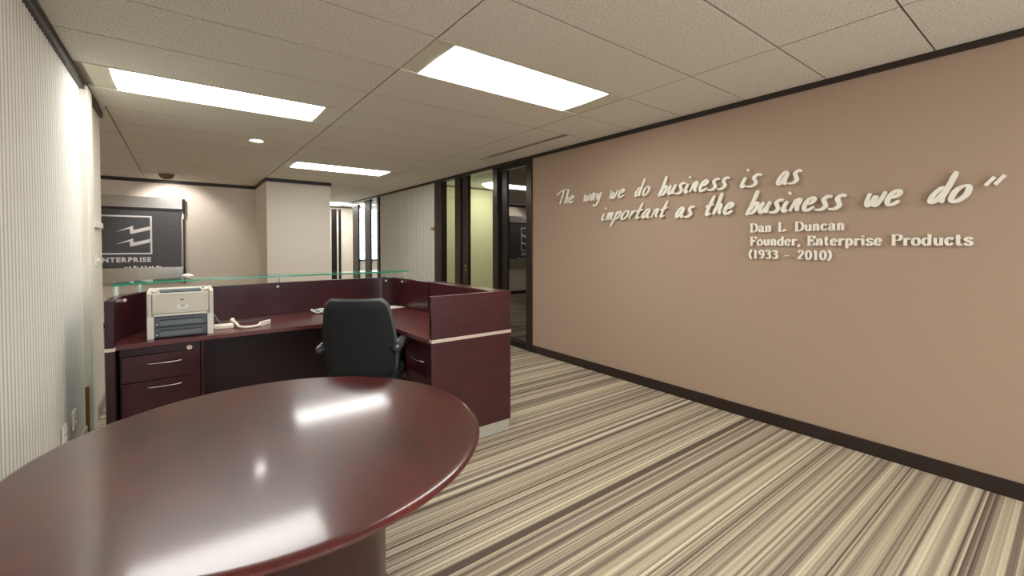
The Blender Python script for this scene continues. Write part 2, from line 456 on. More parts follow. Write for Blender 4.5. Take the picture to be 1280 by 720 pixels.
for j in range(-11, 20):
    y0 = TY0 + TP * j; y1 = y0 + TP
    for ci, (x0, x1) in enumerate(cols):
        if (ci, j) in fixture_cells: continue
        if ci < 2 and y1 < 5.5: continue
        if ci == 0 and y0 > 10.2: continue
        if ci == 1 and y0 > 10.2: continue
        if ci == 2 and y0 > 10.2: continue
        if ci >= 3 and j in (17, 18): continue
        if ci == 4 and j in (1, 2, 3):
            add_tile(x0, 3.315, y0, y1); add_tile(3.375, x1, y0, y1)
            continue
        if ci == 2 and y1 < 5.3: x0 = -0.560
        add_tile(x0, x1, y0, y1)

# linear slot diffuser in the strip beside the tan wall
sd = thing('slot_diffuser', 'long narrow dark air slot in the ceiling beside the tan wall', 'air vent', (3.345, 4.29, H))
mb = MB()
for xx in (3.316, 3.3415, 3.367): mb.box(xx - 0.0035, xx + 0.0035, 3.44, 5.15, H - 0.004, H + 0.018)
build('frame', mb, M_plenum, sd)
build('slot', MB().box(3.317, 3.373, 3.45, 5.14, H + 0.010, H + 0.02), M_dark, sd)
build('end_cap', MB().box(3.317, 3.373, 4.98, 5.14, H - 0.002, H + 0.010), M_white, sd)['label'] = 'pale end cap'

# troffers --------------------------------------------------------------
def troffer(x0, x1, y0, y1, label, diff=M_diff, xl=None, xr=None, group='recessed fluorescent ceiling lights'):
    t = thing('ceiling_light', label, 'ceiling light', ((x0 + x1) / 2, (y0 + y1) / 2, H), group)
    xl = x0 + 0.135 if xl is None else xl; xr = x1 - 0.185 if xr is None else xr
    ya, yb = y0 + 0.018, y1 - 0.018
    mb = MB()
    mb.box(x0 + 0.004, x1 - 0.004, y0 + 0.004, ya, H - 0.003, H + 0.02)
    mb.box(x0 + 0.004, x1 - 0.004, yb, y1 - 0.004, H - 0.003, H + 0.02)
    mb.box(x0 + 0.004, xl, ya, yb, H + 0.002, H + 0.02)
    mb.box(xr, x1 - 0.004, ya, yb, H + 0.002, H + 0.02)
    build('housing', mb, M_trofferhousing, t)
    n = 14; rows = []
    for k in range(2):
        xx = (xl, xr)[k]
        rows.append([(xx, ya + (yb - ya) * i / n, H + 0.004 - 0.006 * math.sin(PI * i / n)) for i in range(n + 1)])
    build('diffuser', MB().grid(rows).box(xl, xr, ya, yb, H + 0.012, H + 0.02), diff, t, smooth=50)
    return t
RY = lambda j: (TY0 + TP * j, TY0 + TP * (j + 1))
troffer(cols[2][0], cols[2][1], *RY(2), 'long lit ceiling light against the ribbed left wall')
troffer(cols[3][0], cols[3][1], *RY(-1), 'lit ceiling light nearest the tan wall, largest in view')
troffer(cols[3][0], cols[3][1], *RY(7), 'lit ceiling light in front of the cream pillar')
troffer(cols[2][0], cols[2][1], *RY(-6), 'lit ceiling light behind the camera position, left')
troffer(cols[3][0], cols[3][1], *RY(-9), 'lit ceiling light behind the camera position, right')
t = troffer(2.92, 4.36, 12.56, 13.70, 'lit ceiling light at the far end of the corridor', xl=2.98, xr=4.32)
troffer(cols[0][0], cols[0][1], *RY(8), 'lit ceiling light in the side bay left of the sign', xl=cols[0][0] + .05, xr=cols[0][1] - .05)

dl = thing('downlight', 'small round lit downlight behind the long left ceiling light', 'ceiling light', (0.69, 5.765, H))
build('trim_ring', MB().lathe([(0.088, 0.012), (0.088, -0.005), (0.072, -0.008), (0.066, 0.0), (0.066, 0.012)], (0.69, 5.765, H), 40), M_white, dl, smooth=40)
build('lamp', MB().lathe([(0.0, -0.004), (0.04, -0.003), (0.066, 0.003)], (0.69, 5.765, H), 32), M_down, dl, smooth=60)

gl = thing('spotlight', 'small domed brown spotlight on the ceiling above the sign', 'ceiling light', (-0.2, 9.40, H))
build('housing', MB().lathe([(0.0, -0.085), (0.05, -0.08), (0.09, -0.055), (0.11, -0.015), (0.115, 0.0)], (-0.2, 9.40, H), 32), mat('bronze lamp housing', srgb(120, 100, 80), 0.5), gl, smooth=60)
build('lens', MB().box(-0.23, -0.17, 9.485, 9.505, H - 0.06, H - 0.045), M_down, gl)
sl = bpy.data.lights.new('spotlight beam', 'SPOT'); sl.energy = 28; sl.spot_size = math.radians(105); sl.spot_blend = 0.6; sl.color = (1, 0.9, 0.85); sl.shadow_soft_size = 0.05
so = bpy.data.objects.new('spotlight_beam', sl); sc.collection.objects.link(so); so.parent = gl
so.location = (0, 0.16, -0.05)
so.rotation_euler = (Vector((0.1, 0.9, -1.0))).to_track_quat('-Z', 'Y').to_euler()

# ------------------------------------------------------------------ glazed office front in the right wall
def member(name, par, x0, x1, y0, y1, z0, z1, m=M_bronze, label=None):
    o = build(name, MB().box(x0, x1, y0, y1, z0, z1), m, par, bevel=0.004)
    if label: o['label'] = label
    return o
# dark fixed pane beside the tan wall
w1 = struct('window_1', MB().box(W - 0.02, W + 0.10, 4.50, 4.62, 0, H - 0.042), M_bronze, 'dark fixed glazed panel next to the tan wall', bevel=0.004)
member('mullion', w1, W + 0.03, W + 0.10, 5.12, 5.30, 0, 2.60, M_bronze2)
member('mullion', w1, W - 0.02, W + 0.10, 5.30, 5.42, 0, H - 0.042)
member('head', w1, W - 0.0, W + 0.10, 4.62, 5.30, 2.545, H - 0.042, M_bronze2)
member('sill', w1, W + 0.0, W + 0.10, 4.62, 5.30, 0, 0.09, M_bronze2)
member('bead', w1, W + 0.034, W + 0.04, 4.62, 5.12, 2.528, 2.546, M_chrome, 'thin bright bead')
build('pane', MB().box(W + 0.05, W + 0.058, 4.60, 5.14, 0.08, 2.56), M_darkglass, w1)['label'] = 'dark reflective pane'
# glass door
d1 = struct('door_1', MB().box(W + 0.02, W + 0.08, 6.20, 6.39, 0.0, 2.592), M_bronze, 'bronze framed glass office door with brass lock', bevel=0.004)
member('head', d1, W + 0.0, W + 0.08, 5.42, 7.16, 2.592, H - 0.042, M_bronze2)
member('sill', d1, W + 0.0, W + 0.08, 5.42, 6.20, 0, 0.09)
build('pane', MB().box(W + 0.045, W + 0.053, 5.42, 6.21, 0.09, 2.592), M_officeglass, d1)
lk = build('lock', MB().cyl((W - 0.004, 6.25, 1.10), 0.018, 0.026, 0, 20).cyl((W - 0.004, 6.25, 1.04), 0.016, 0.026, 0, 20), M_brass, d1, bevel=0.002)
# narrow side pane
w2 = struct('window_2', MB().box(W - 0.02, W + 0.10, 7.06, 7.32, 0, H - 0.042), M_bronze, 'narrow glazed side panel beside the ribbed far wall', bevel=0.004)
member('mullion', w2, W - 0.01, W + 0.10, 6.40, 6.58, 0, 2.60)
member('sill', w2, W + 0.0, W + 0.08, 6.58, 7.06, 0, 0.09)
build('pane', MB().box(W + 0.045, W + 0.053, 6.57, 7.07, 0.09, 2.60), M_officeglass, w2)
bl = tag(build('brass_latch', MB().box(W - 0.032, W - 0.02, 7.325, 7.37, 1.715, 1.79).box(W - 0.028, W + 0.013, 7.37, 7.46, 1.725, 1.785), M_brass, bevel=0.004),
         'small square brass latch plate on the narrow bronze frame', 'latch')

# rooms behind the glass -----------------------------------------------
RX = 6.6
struct('wall_office_end', MB().box(W + 0.12, RX, 7.72, 7.84, 0, H), M_green, 'pale green office wall seen through the glass door')
struct('wall_office_side', MB().box(RX, RX + 0.12, 5.40, 7.84, 0, H), M_green)
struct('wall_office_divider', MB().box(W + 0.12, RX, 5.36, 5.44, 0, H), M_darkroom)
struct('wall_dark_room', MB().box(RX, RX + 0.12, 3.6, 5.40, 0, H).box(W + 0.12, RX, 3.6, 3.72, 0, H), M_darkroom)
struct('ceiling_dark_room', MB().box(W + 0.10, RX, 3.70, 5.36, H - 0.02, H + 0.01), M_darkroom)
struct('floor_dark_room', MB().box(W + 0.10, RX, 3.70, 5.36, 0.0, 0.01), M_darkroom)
struct('ceiling_office', MB().box(W + 0.12, RX, 5.44, 7.72, H, H + 0.02), mat('office ceiling', srgb(234, 238, 236), 0.9))
trim('trim_11', MB().box(W + 0.12, RX, 7.705, 7.72, H - 0.03, H), mat('office trim', srgb(120, 116, 96), 0.7))
ol = thing('office_light', 'round white ceiling light seen through the glass door', 'ceiling light', (4.98, 6.93, H - 0.06))
build('diffuser', MB().lathe([(0.0, -0.10), (0.2, -0.09), (0.33, -0.05), (0.38, 0.0)], (4.98, 6.93, H), 36), M_diff_far, ol, smooth=60)
build('rim', MB().lathe([(0.375, -0.012), (0.40, -0.012), (0.40, 0.0), (0.375, 0.0)], (4.98, 6.93, H), 36), M_white, ol, smooth=40)

# far glazed partition along the corridor, and the windowed room beyond
w3 = struct('window_3', MB().box(W - 0.02, W + 0.10, 10.2, 10.33, 0, H - 0.03), M_bronze2, 'tall dark posted glass partition at the corridor end', bevel=0.006)
for ya, yb, tp in ((10.84, 11.25, H - 0.045), (11.77, 12.25, H - 0.11)):
    p_ = member('post', w3, W + 0.0, W + 0.04, ya, yb, 0, tp - 0.06, M_dark)
    member('post_cap', w3, W - 0.012, W + 0.052, ya - 0.02, yb + 0.02, tp - 0.06, tp, M_dark)
for ya, yb in ((10.33, 10.84), (11.25, 11.77)):
    build('pane', MB().box(W + 0.03, W + 0.038, ya - 0.01, yb + 0.01, 0, H - 0.03), M_winglass, w3)
struct('wall_far_room', MB().box(W + 0.12, 7.0, 10.10, 10.2, 0, H).box(6.9, 7.0, 10.2, END + 0.1, 0, H).box(4.29, 7.0, END, END + 0.12, 0, 0.98).box(6.75, 7.0, END, END + 0.12, 0.98, H), M_cream, 'white room behind the corridor glass')
w4 = struct('window_4', MB().box(4.29, 6.75, END - 0.03, END + 0.14, 0.95, 1.0), M_bronze2, 'bright daylit window with dark sill beyond the corridor glass')
build('pane', MB().box(4.29, 6.75, END + 0.05, END + 0.058, 1.0, H), M_winglass, w4)
for xx in (4.70, 5.15, 5.60, 6.05): member('glazing_bar', w4, xx - 0.012, xx + 0.012, END + 0.03, END + 0.08, 1.0, H, M_kick)
for zz in (1.32, 1.75, 2.25): member('glazing_bar', w4, 4.29, 6.75, END + 0.03, END + 0.08, zz - 0.008, zz + 0.008, M_kick)
d2 = struct('door_2', MB().box(3.64, 3.79, END - 0.05, END, 0, 2.56), M_bronze2, 'dark framed doorway at the corridor end', bevel=0.005)
member('jamb', d2, 3.85, 3.92, END - 0.04, END, 0, 2.56, M_bronze2)
member('leaf_edge', d2, 3.79, 3.85, END - 0.02, END, 0, 2.50, M_white, 'white door edge')
member('jamb', d2, 3.02, 3.10, END - 0.05, END, 0, 2.56, M_bronze2)
member('leaf', d2, 3.10, 3.64, END - 0.02, END, 0, 2.50, M_cream)

# ------------------------------------------------------------------ small wall fittings
tag(build('wall_box', MB().box(-0.585, -0.562, 4.84, 5.30, 1.585, 1.635), M_plate, bevel=0.006),
    'small white box fixed to the white end of the left wall at eye level', 'wall box')
sw = thing('light_switch', 'cream light switch on the white end wall below the small box', 'light switch', (-0.585, 5.06, 1.31))
build('plate', MB().box(-0.585, -0.575, 5.0, 5.12, 1.26, 1.36), M_ivory, sw, bevel=0.003)
build('toggle', MB().box(-0.576, -0.562, 5.045, 5.075, 1.30, 1.33), M_paper, sw, bevel=0.003)
for i, yy in enumerate((3.68, 3.98)):
    ou = thing('wall_outlet', ('white wall outlet low on the ribbed wall, nearer the oval table reflection', 'white wall outlet low on the ribbed wall, nearer the white jamb')[i].replace('oval table reflection', 'round table'), 'outlet', (-0.58, yy, 0.30), 'outlets on the ribbed wall')
    build('plate', MB().box(-0.586, -0.572, yy - 0.045, yy + 0.045, 0.24, 0.36), M_plate, ou, bevel=0.003)
    build('socket', MB().box(-0.573, -0.566, yy - 0.02, yy + 0.02, 0.262, 0.292).box(-0.573, -0.566, yy - 0.02, yy + 0.02, 0.308, 0.338), M_ivory, ou, bevel=0.002)

# ------------------------------------------------------------------ ribbon lettering
def ribbon(mb, pts, width, to3, depth, k=5, nib=None, smooth=True):
    """pts in 2-D; width half-size; to3 maps (u,v,d) to the world."""
    P = smoothpts(pts, k) if (smooth and len(pts) > 2) else list(pts)
    Q = [P[0]]
    for p in P[1:]:
        if math.hypot(p[0] - Q[-1][0], p[1] - Q[-1][1]) > 1e-5: Q.append(p)
    P = Q
    if len(P) < 2: P = [P[0], (P[0][0] + 1e-3, P[0][1] + 1e-3)]
    n = len(P); L_, R_ = [], []
    for i in range(n):
        a = P[max(0, i - 1)]; b = P[min(n - 1, i + 1)]
        dx, dy = b[0] - a[0], b[1] - a[1]; l = math.hypot(dx, dy) or 1
        dx /= l; dy /= l
        w_ = width(i / (n - 1), dx, dy)
        L_.append((P[i][0] - dy * w_, P[i][1] + dx * w_)); R_.append((P[i][0] + dy * w_, P[i][1] - dx * w_))
    if nib is None:   # round caps
        for (q, s_, lst) in ((0, -1, 0), (n - 1, 1, 1)):
            pass
    outline = L_ + R_[::-1]
    o = len(mb.v)
    for d in (0, depth):
        for i, p in enumerate(L_): mb.v.append(to3(p[0], p[1], d + (0.003 * i / n if d else 0)))
        for i, p in enumerate(R_): mb.v.append(to3(p[0], p[1], d + (0.003 * i / n if d else 0)))
    N2 = 2 * n
    for i in range(n - 1):
        mb.f.append((o + N2 + i, o + N2 + i + 1, o + N2 + n + i + 1, o + N2 + n + i)); mb.mi.append(0)
        mb.f.append((o + i, o + i + 1, o + n + i + 1, o + n + i)); mb.mi.append(0)
        mb.f.append((o + i, o + i + 1, o + N2 + i + 1, o + N2 + i)); mb.mi.append(0)
        mb.f.append((o + n + i, o + n + i + 1, o + N2 + n + i + 1, o + N2 + n + i)); mb.mi.append(0)
    for i in (0, n - 1):
        mb.f.append((o + i, o + n + i, o + N2 + n + i, o + N2 + i)); mb.mi.append(0)

HAND = {
 'T': ([[(-.05, 1.62), (.5, 1.72), (1.15, 1.80)], [(.62, 1.74), (.52, .9), (.40, 0)]], 1.05),
 'h': ([[(.22, 1.82), (.14, .9), (.05, 0)], [(.08, .35), (.28, .88), (.46, .88), (.46, .4), (.58, 0)]], .66),
 'e': ([[(.1, .5), (.42, .58), (.56, .82), (.4, 1.0), (.14, .78), (.06, .35), (.2, .02), (.45, .03), (.72, .25)]], .74),
 'w': ([[(0, .95), (.04, .3), (.18, .0), (.36, .4), (.42, .72), (.44, .2), (.6, 0), (.8, .45), (.88, 1.0)]], .92),
 'a': ([[(.62, .92), (.36, 1.0), (.08, .55), (.08, .08), (.32, .12), (.62, .9)], [(.64, .95), (.56, .35), (.66, .02), (.82, .12)]], .82),
 'y': ([[(.05, .95), (.06, .35), (.28, .18), (.55, .9)], [(.62, 1.0), (.52, .1), (.34, -.6), (.05, -.8), (-.2, -.55)]], .66),
 'd': ([[(.55, .85), (.34, .95), (.06, .5), (.08, .04), (.34, .14), (.58, .8)], [(.74, 1.78), (.62, .9), (.56, .2), (.74, .0)]], .76),
 'o': ([[(.40, 1.0), (.10, .7), (.08, .12), (.36, .0), (.68, .38), (.64, .9), (.38, 1.0)]], .76),
 'b': ([[(.22, 1.78), (.12, .9), (-.02, -.12)], [(.04, .1), (.22, .7), (.48, .92), (.58, .5), (.36, .04), (.04, .06)]], .66),
 'u': ([[(.08, .95), (.02, .35), (.16, .02), (.42, .35), (.56, .92)], [(.58, .95), (.48, .3), (.64, .0)]], .66),
 's': ([[(.66, .92), (.42, 1.02), (.2, .8), (.36, .52), (.5, .25), (.3, .0), (-.08, .02)]], .62),
 'i': ([[(.12, .88), (.04, .3), (.14, .02), (.34, .16)], [(.14, 1.36), (.22, 1.42)]], .34),
 'n': ([[(.14, .95), (.02, 0)], [(.06, .3), (.30, .92), (.46, .84), (.42, .3), (.56, 0)]], .62),
 'm': ([[(.12, .92), (.02, 0)], [(.05, .3), (.26, .9), (.36, .75), (.32, .05)], [(.35, .35), (.56, .92), (.70, .78), (.64, .2), (.78, 0)]], .82),
 'p': ([[(.16, 1.0), (.04, 0), (-.10, -.85)], [(.08, .25), (.36, .96), (.62, .8), (.50, .2), (.08, .08)]], .66),
 'r': ([[(.14, .95), (.04, 0)], [(.08, .35), (.26, .8), (.54, .96)]], .52),
 't': ([[(.36, 1.62), (.14, .5), (.18, .02), (.48, .16)], [(-.14, .80), (.2, .92), (.52, 1.02)]], .54),
 '"': ([[(.16, 1.9), (.0, 1.4)], [(.48, 1.95), (.32, 1.42)]], .5),
}
def hand_word(par, word, ya, yb, zb, xh, wt=0.115, asc=1.0, slant=0.32):
    # ya: y of the left edge as read from the room, yb: right edge
    ext = [HAND[c][1] for c in word]; gapu = 0.20
    tot = sum(ext) + gapu * (len(word) - 1) + slant * 0.9
    su = (ya - yb) / tot; u0 = 0
    for k_, c in enumerate(word):
        mb = MB()
        for si, st in enumerate(HAND[c][0]):
            pts = [((u0 + p[0] + slant * p[1]), p[1]) for p in st]
            aspect = xh / su
            pts = [(p[0] * su, p[1] * xh * (1.12 if p[1] > 1.2 else 1)) for p in pts]
            wf = lambda t, dx, dy: xh * wt * (0.74 + 0.42 * abs(dy)) * (0.55 + 0.45 * min(1, 6 * t + .25, 6 * (1 - t) + .25))
            if len(st) == 2 and math.dist(st[0], st[1]) < .15:
                wf = lambda t, dx, dy: xh * 0.12
                m_ = pts[0]; pts = [(m_[0] - xh * .07, m_[1] - xh * .07), (m_[0] + xh * .07, m_[1] + xh * .07)]
            ribbon(mb, pts, wf, lambda u, v, d: (W - 0.014 - d - 0.0004 * si, ya - u, zb + v), 0.018)
        o = build('letter', mb, M_letter, par)
        u0 += ext[k_] + gapu
q = thing('quotation_lettering', 'two lines of raised cream handwritten-style metal lettering high on the tan wall', 'wall lettering', (W, 2.2, 1.7))
q['group'] = 'raised wall lettering'
XH = 0.090
hand_word(q, '"', 4.035, 3.965, 1.951, 0.07, .09)
hand_word(q, 'The', 3.975, 3.700, 1.951, XH * .92, .09)
hand_word(q, 'way', 3.545, 3.275, 1.950, XH * .92, .09)
hand_word(q, 'we', 3.160, 2.945, 1.950, XH * .95, .095)
hand_word(q, 'do', 2.825, 2.640, 1.944, XH * .95, .10)
hand_word(q, 'business', 2.535, 1.855, 1.928, XH, .125)
hand_word(q, 'is', 1.760, 1.600, 1.922, XH, .125)
hand_word(q, 'as', 1.480, 1.312, 1.914, XH, .125)
hand_word(q, 'important', 3.275, 2.445, 1.716, XH * .95, .10)
hand_word(q, 'as', 2.360, 2.172, 1.704, XH * .98, .125)
hand_word(q, 'the', 2.070, 1.800, 1.710, XH, .13)
hand_word(q, 'business', 1.700, 1.035, 1.700, XH * 1.02, .135)
hand_word(q, 'we', 0.925, 0.722, 1.706, XH, .135)
hand_word(q, 'do', 0.604, 0.418, 1.704, XH, .14)
hand_word(q, '"', 0.415, 0.325, 1.650, XH * .95, .15)

SER = {
 'D': ([[(.17, 0), (.17, 1)], ('s', [(0, 1), (.42, 1), (.72, .88), (.86, .5), (.72, .12), (.42, 0), (0, 0)])], .88),
 'a': ([('s', [(.08, .5), (.18, .66), (.40, .67), (.50, .52), (.50, .12), (.60, 0), (.68, .06)]), ('s', [(.50, .40), (.22, .34), (.08, .17), (.2, .0), (.38, .04), (.5, .2)])], .66),
 'n': ([[(0, .66), (.15, .66)], [(.14, .67), (.14, 0)], [(0, 0), (.28, 0)], ('s', [(.14, .48), (.3, .67), (.46, .63), (.52, .45), (.52, 0)]), [(.38, 0), (.66, 0)]], .66),
 'L': ([[(0, 1), (.36, 1)], [(.17, 1), (.17, 0)], [(0, 0), (.68, 0)], [(.68, 0), (.70, .28)]], .7),
 '.': ([[(.08, 0.0), (.08, .10)]], .16),
 'u': ([[(0, .66), (.14, .66)], ('s', [(.14, .66), (.14, .2), (.26, .02), (.42, .03), (.56, .2)]), [(.42, .66), (.56, .66)], [(.56, .67), (.56, 0)], [(.56, 0), (.68, 0)]], .68),
 'c': ([('s', [(.52, .50), (.42, .65), (.26, .67), (.10, .52), (.07, .3), (.14, .07), (.32, 0), (.54, .16)])], .56),
 'F': ([[(0, 1), (.70, 1)], [(.70, 1), (.73, .74)], [(.17, 1), (.17, 0)], [(0, 0), (.36, 0)], [(.17, .52), (.5, .52)], [(.5, .66), (.5, .40)]], .74),
 'o': ([('c', [(.32, .67), (.10, .54), (.07, .33), (.12, .10), (.32, 0), (.52, .10), (.57, .33), (.53, .54)])], .62),
 'd': ([('s', [(.54, .5), (.40, .66), (.22, .64), (.08, .45), (.08, .2), (.24, .0), (.42, .03), (.54, .18)]), [(.40, 1), (.54, 1)], [(.55, 1), (.55, 0)], [(.55, 0), (.68, 0)]], .68),
 'e': ([[(.08, .36), (.54, .36)], ('s', [(.54, .36), (.50, .56), (.32, .67), (.12, .54), (.07, .32), (.14, .07), (.32, 0), (.54, .15)])], .6),
 'r': ([[(0, .66), (.15, .66)], [(.14, .67), (.14, 0)], [(0, 0), (.30, 0)], ('s', [(.14, .42), (.28, .64), (.46, .63)]), [(.44, .66), (.46, .52)]], .5),
 ',': ([('s', [(.06, .08), (.12, .02), (.02, -.18)])], .18),
 'E': ([[(0, 1), (.70, 1)], [(.70, 1), (.73, .74)], [(.17, 1), (.17, 0)], [(0, 0), (.72, 0)], [(.72, 0), (.75, .28)], [(.17, .52), (.5, .52)], [(.5, .66), (.5, .40)]], .76),
 't': ([('s', [(.18, .92), (.17, .4), (.18, .1), (.28, 0), (.42, .1)]), [(0, .65), (.40, .65)]], .44),
 'p': ([[(0, .66), (.15, .66)], [(.14, .67), (.14, -.30)], [(0, -.30), (.30, -.30)], ('s', [(.14, .46), (.3, .67), (.48, .62), (.60, .34), (.50, .06), (.32, 0), (.14, .16)])], .64),
 'i': ([[(0, .66), (.14, .66)], [(.14, .67), (.14, 0)], [(0, 0), (.30, 0)], [(.14, .86), (.14, .98)]], .3),
 's': ([('s', [(.46, .50), (.40, .64), (.22, .67), (.08, .52), (.2, .38), (.4, .28), (.48, .14), (.34, 0), (.14, .02), (.06, .18)])], .52),
 'P': ([[(.17, 0), (.17, 1)], ('s', [(0, 1), (.46, 1), (.72, .92), (.76, .72), (.62, .50), (.17, .48)]), [(0, 0), (.36, 0)]], .8),
 '(': ([('s', [(.26, 1.08), (.08, .75), (.06, .3), (.26, -.1)])], .3),
 ')': ([('s', [(.02, 1.08), (.20, .75), (.22, .3), (.02, -.1)])], .3),
 '1': ([('s', [(.04, .84), (.14, .92), (.24, 1.0)]), [(.24, 1), (.24, 0)], [(.08, 0), (.40, 0)]], .44),
 '9': ([('c', [(.30, 1.0), (.10, .86), (.08, .66), (.28, .48), (.48, .62), (.50, .84)]), ('s', [(.50, .80), (.50, .4), (.36, .06), (.12, .04)])], .56),
 '3': ([('s', [(.08, .82), (.20, .98), (.44, .92), (.46, .68), (.22, .53)]), ('s', [(.22, .53), (.50, .44), (.50, .12), (.26, 0), (.08, .14)])], .56),
 '-': ([[(.02, .32), (.02, .42)], [(.0, .37), (.36, .37)]], .36),
 '2': ([('s', [(.08, .80), (.22, 1.0), (.46, .92), (.48, .66), (.28, .34), (.06, .06)]), [(.04, .04), (.54, .04)]], .58),
 '0': ([('c', [(.30, 1.0), (.12, .84), (.07, .5), (.12, .16), (.30, 0), (.48, .16), (.53, .5), (.48, .84)])], .58),
}
def serif_line(par, text, ya, yb, zb, cap):
    gapu = 0.16; sp = 0.52
    tot = 0
    for c in text: tot += (sp if c == ' ' else SER[c][1]) + gapu
    tot -= gapu; su = (ya - yb) / tot; u0 = 0
    for c in text:
        if c == ' ': u0 += sp + gapu; continue
        mb = MB()
        for si, st in enumerate(SER[c][0]):
            kind, pts = ('l', st) if isinstance(st, list) else st
            if kind == 'c': pts = pts + [pts[0], pts[1]]
            pts = [((u0 + p[0]) * su, p[1] * cap) for p in pts]
            wf = lambda t, dx, dy: cap * (0.050 + 0.078 * abs(dy))
            ribbon(mb, pts, wf, lambda u, v, d: (W - 0.010 - d - 0.0003 * si, ya - u, zb + v), 0.012, smooth=(kind != 'l'))
        build('letter', mb, M_letter2, par)
        u0 += SER[c][1] + gapu
q2 = thing('attribution_lettering', 'three short lines of small raised serif metal lettering below the handwritten quotation', 'wall lettering', (W, 1.2, 1.33))
q2['group'] = 'raised wall lettering'
serif_line(q2, 'Dan L. Duncan', 1.680, 1.041, 1.549, 0.066)
serif_line(q2, 'Founder, Enterprise Products', 1.678, 0.413, 1.440, 0.066)
serif_line(q2, '(1933 - 2010)', 1.684, 1.114, 1.334, 0.064)

# ------------------------------------------------------------------ sign on the back wall
sg = thing('wall_sign', 'dark slate company sign held between brushed steel bars on the back wall', 'sign', (-0.8, 10.2, 0.75))
SX0, SX1 = -1.60, 0.0
build('panel', MB().box(SX0, SX1 - 0.03, 10.185, 10.205, 1.03, 2.13), M_slate, sg, bevel=0.002)
build('top_bar', MB().box(SX0 - 0.02, SX1 + 0.006, 10.165, 10.215, 2.115, 2.312), M_steel, sg, bevel=0.004)['label'] = 'upper brushed steel bar'
build('bottom_bar', MB().box(SX0 - 0.02, SX1 + 0.006, 10.165, 10.215, 0.78, 1.045), M_steel, sg, bevel=0.004)['label'] = 'lower brushed steel bar'
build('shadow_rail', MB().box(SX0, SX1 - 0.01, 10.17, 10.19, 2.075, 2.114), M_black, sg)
for xx in (SX0 - 0.04, SX1 + 0.012):
    build('side_rail', MB().box(xx, xx + 0.022, 10.18, 10.25, 0.74, 2.29).box(xx - 0.002, xx + 0.032, 10.15, 10.25, 2.03, 2.30).box(xx - 0.002, xx + 0.032, 10.15, 10.25, 0.76, 1.03), M_bronze2, sg, bevel=0.003)
    build('standoff', MB().box(xx - 0.014, xx + 0.010, 10.16, 10.20, 1.93, 2.05), M_chrome, sg, bevel=0.003)
yS = 10.185
mb = MB()
bx0, bx1, bz0, bz1, th = -1.175, -0.437, 1.284, 1.970, 0.026
mb.box(bx0, bx1, yS - 0.006, yS, bz1 - th, bz1).box(bx0, bx1, yS - 0.006, yS, bz0, bz0 + th)
mb.box(bx0, bx0 + th, yS - 0.006, yS, bz0 + th, bz1 - th).box(bx1 - th, bx1, yS - 0.006, yS, bz0 + th, bz1 - th)
build('emblem_frame', mb, M_logo, sg)
for pts in ([(-0.93, 1.675), (-0.695, 1.791), (-0.692, 1.715), (-0.455, 1.788), (-0.455, 1.724), (-0.732, 1.642), (-0.74, 1.738)],
            [(-0.933, 1.457), (-0.698, 1.566), (-0.695, 1.492), (-0.455, 1.562), (-0.455, 1.500), (-0.736, 1.420), (-0.743, 1.514)]):
    build('lightning_bolt', MB().prism(pts, yS - 0.006, yS, 1), M_logo, sg)
def sign_text(par, s, x0, x1, z0, h, fat=0.012, nm='letter'):
    # bold sans lettering from the built-in font, one mesh per letter
    curves = []
    tot = 0; adv = []
    for c in s:
        cu = bpy.data.curves.new('letter', 'FONT'); cu.body = c; cu.size = 1.0; cu.extrude = 0.02; cu.offset = fat; cu.resolution_u = 3
        ob = bpy.data.objects.new('tmp', cu); sc.collection.objects.link(ob); curves.append((c, cu, ob))
    dg = bpy.context.evaluated_depsgraph_get()
    meshes = []
    for c, cu, ob in curves:
        me = bpy.data.meshes.new_from_object(ob.evaluated_get(dg)); meshes.append(me)
    hh = max(v.co.y for v in meshes[0].vertices); hh = hh or 0.7
    ws = [(min(v.co.x for v in m.vertices), max(v.co.x for v in m.vertices)) for m in meshes]
    g = 0.10; tot = sum(b - a for a, b in ws) + g * (len(s) - 1); su = (x1 - x0) / tot; u = 0
    og = ORG[par.name]
    for (c, cu, ob), me, (a, b) in zip(curves, meshes, ws):
        for v in me.vertices:
            x, y, z = v.co
            v.co = (x0 + (u + x - a) * su - og[0], yS - 0.003 - z * 0.15 - og[1], z0 + y * h / hh - og[2])
        u += (b - a) + g
        me.name = nm; me.materials.clear(); me.materials.append(M_logo)
        o = bpy.data.objects.new(nm, me); sc.collection.objects.link(o); o.parent = par
        bpy.data.objects.remove(ob)
sign_text(sg, 'ENTERPRISE', -1.172, -0.455, 1.150, 0.083, 0.042)
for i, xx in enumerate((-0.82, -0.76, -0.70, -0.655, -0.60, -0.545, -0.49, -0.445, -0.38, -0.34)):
    build('letter', MB().box(xx, xx + (0.045, 0.03, 0.038, 0.02, 0.03, 0.02, 0.035, 0.02, 0.03, 0.025)[i], yS - 0.006, yS, 1.046, 1.062 + 0.008 * (i % 3)), M_logo, sg)['label'] = 'white letter top cut by the lower bar'

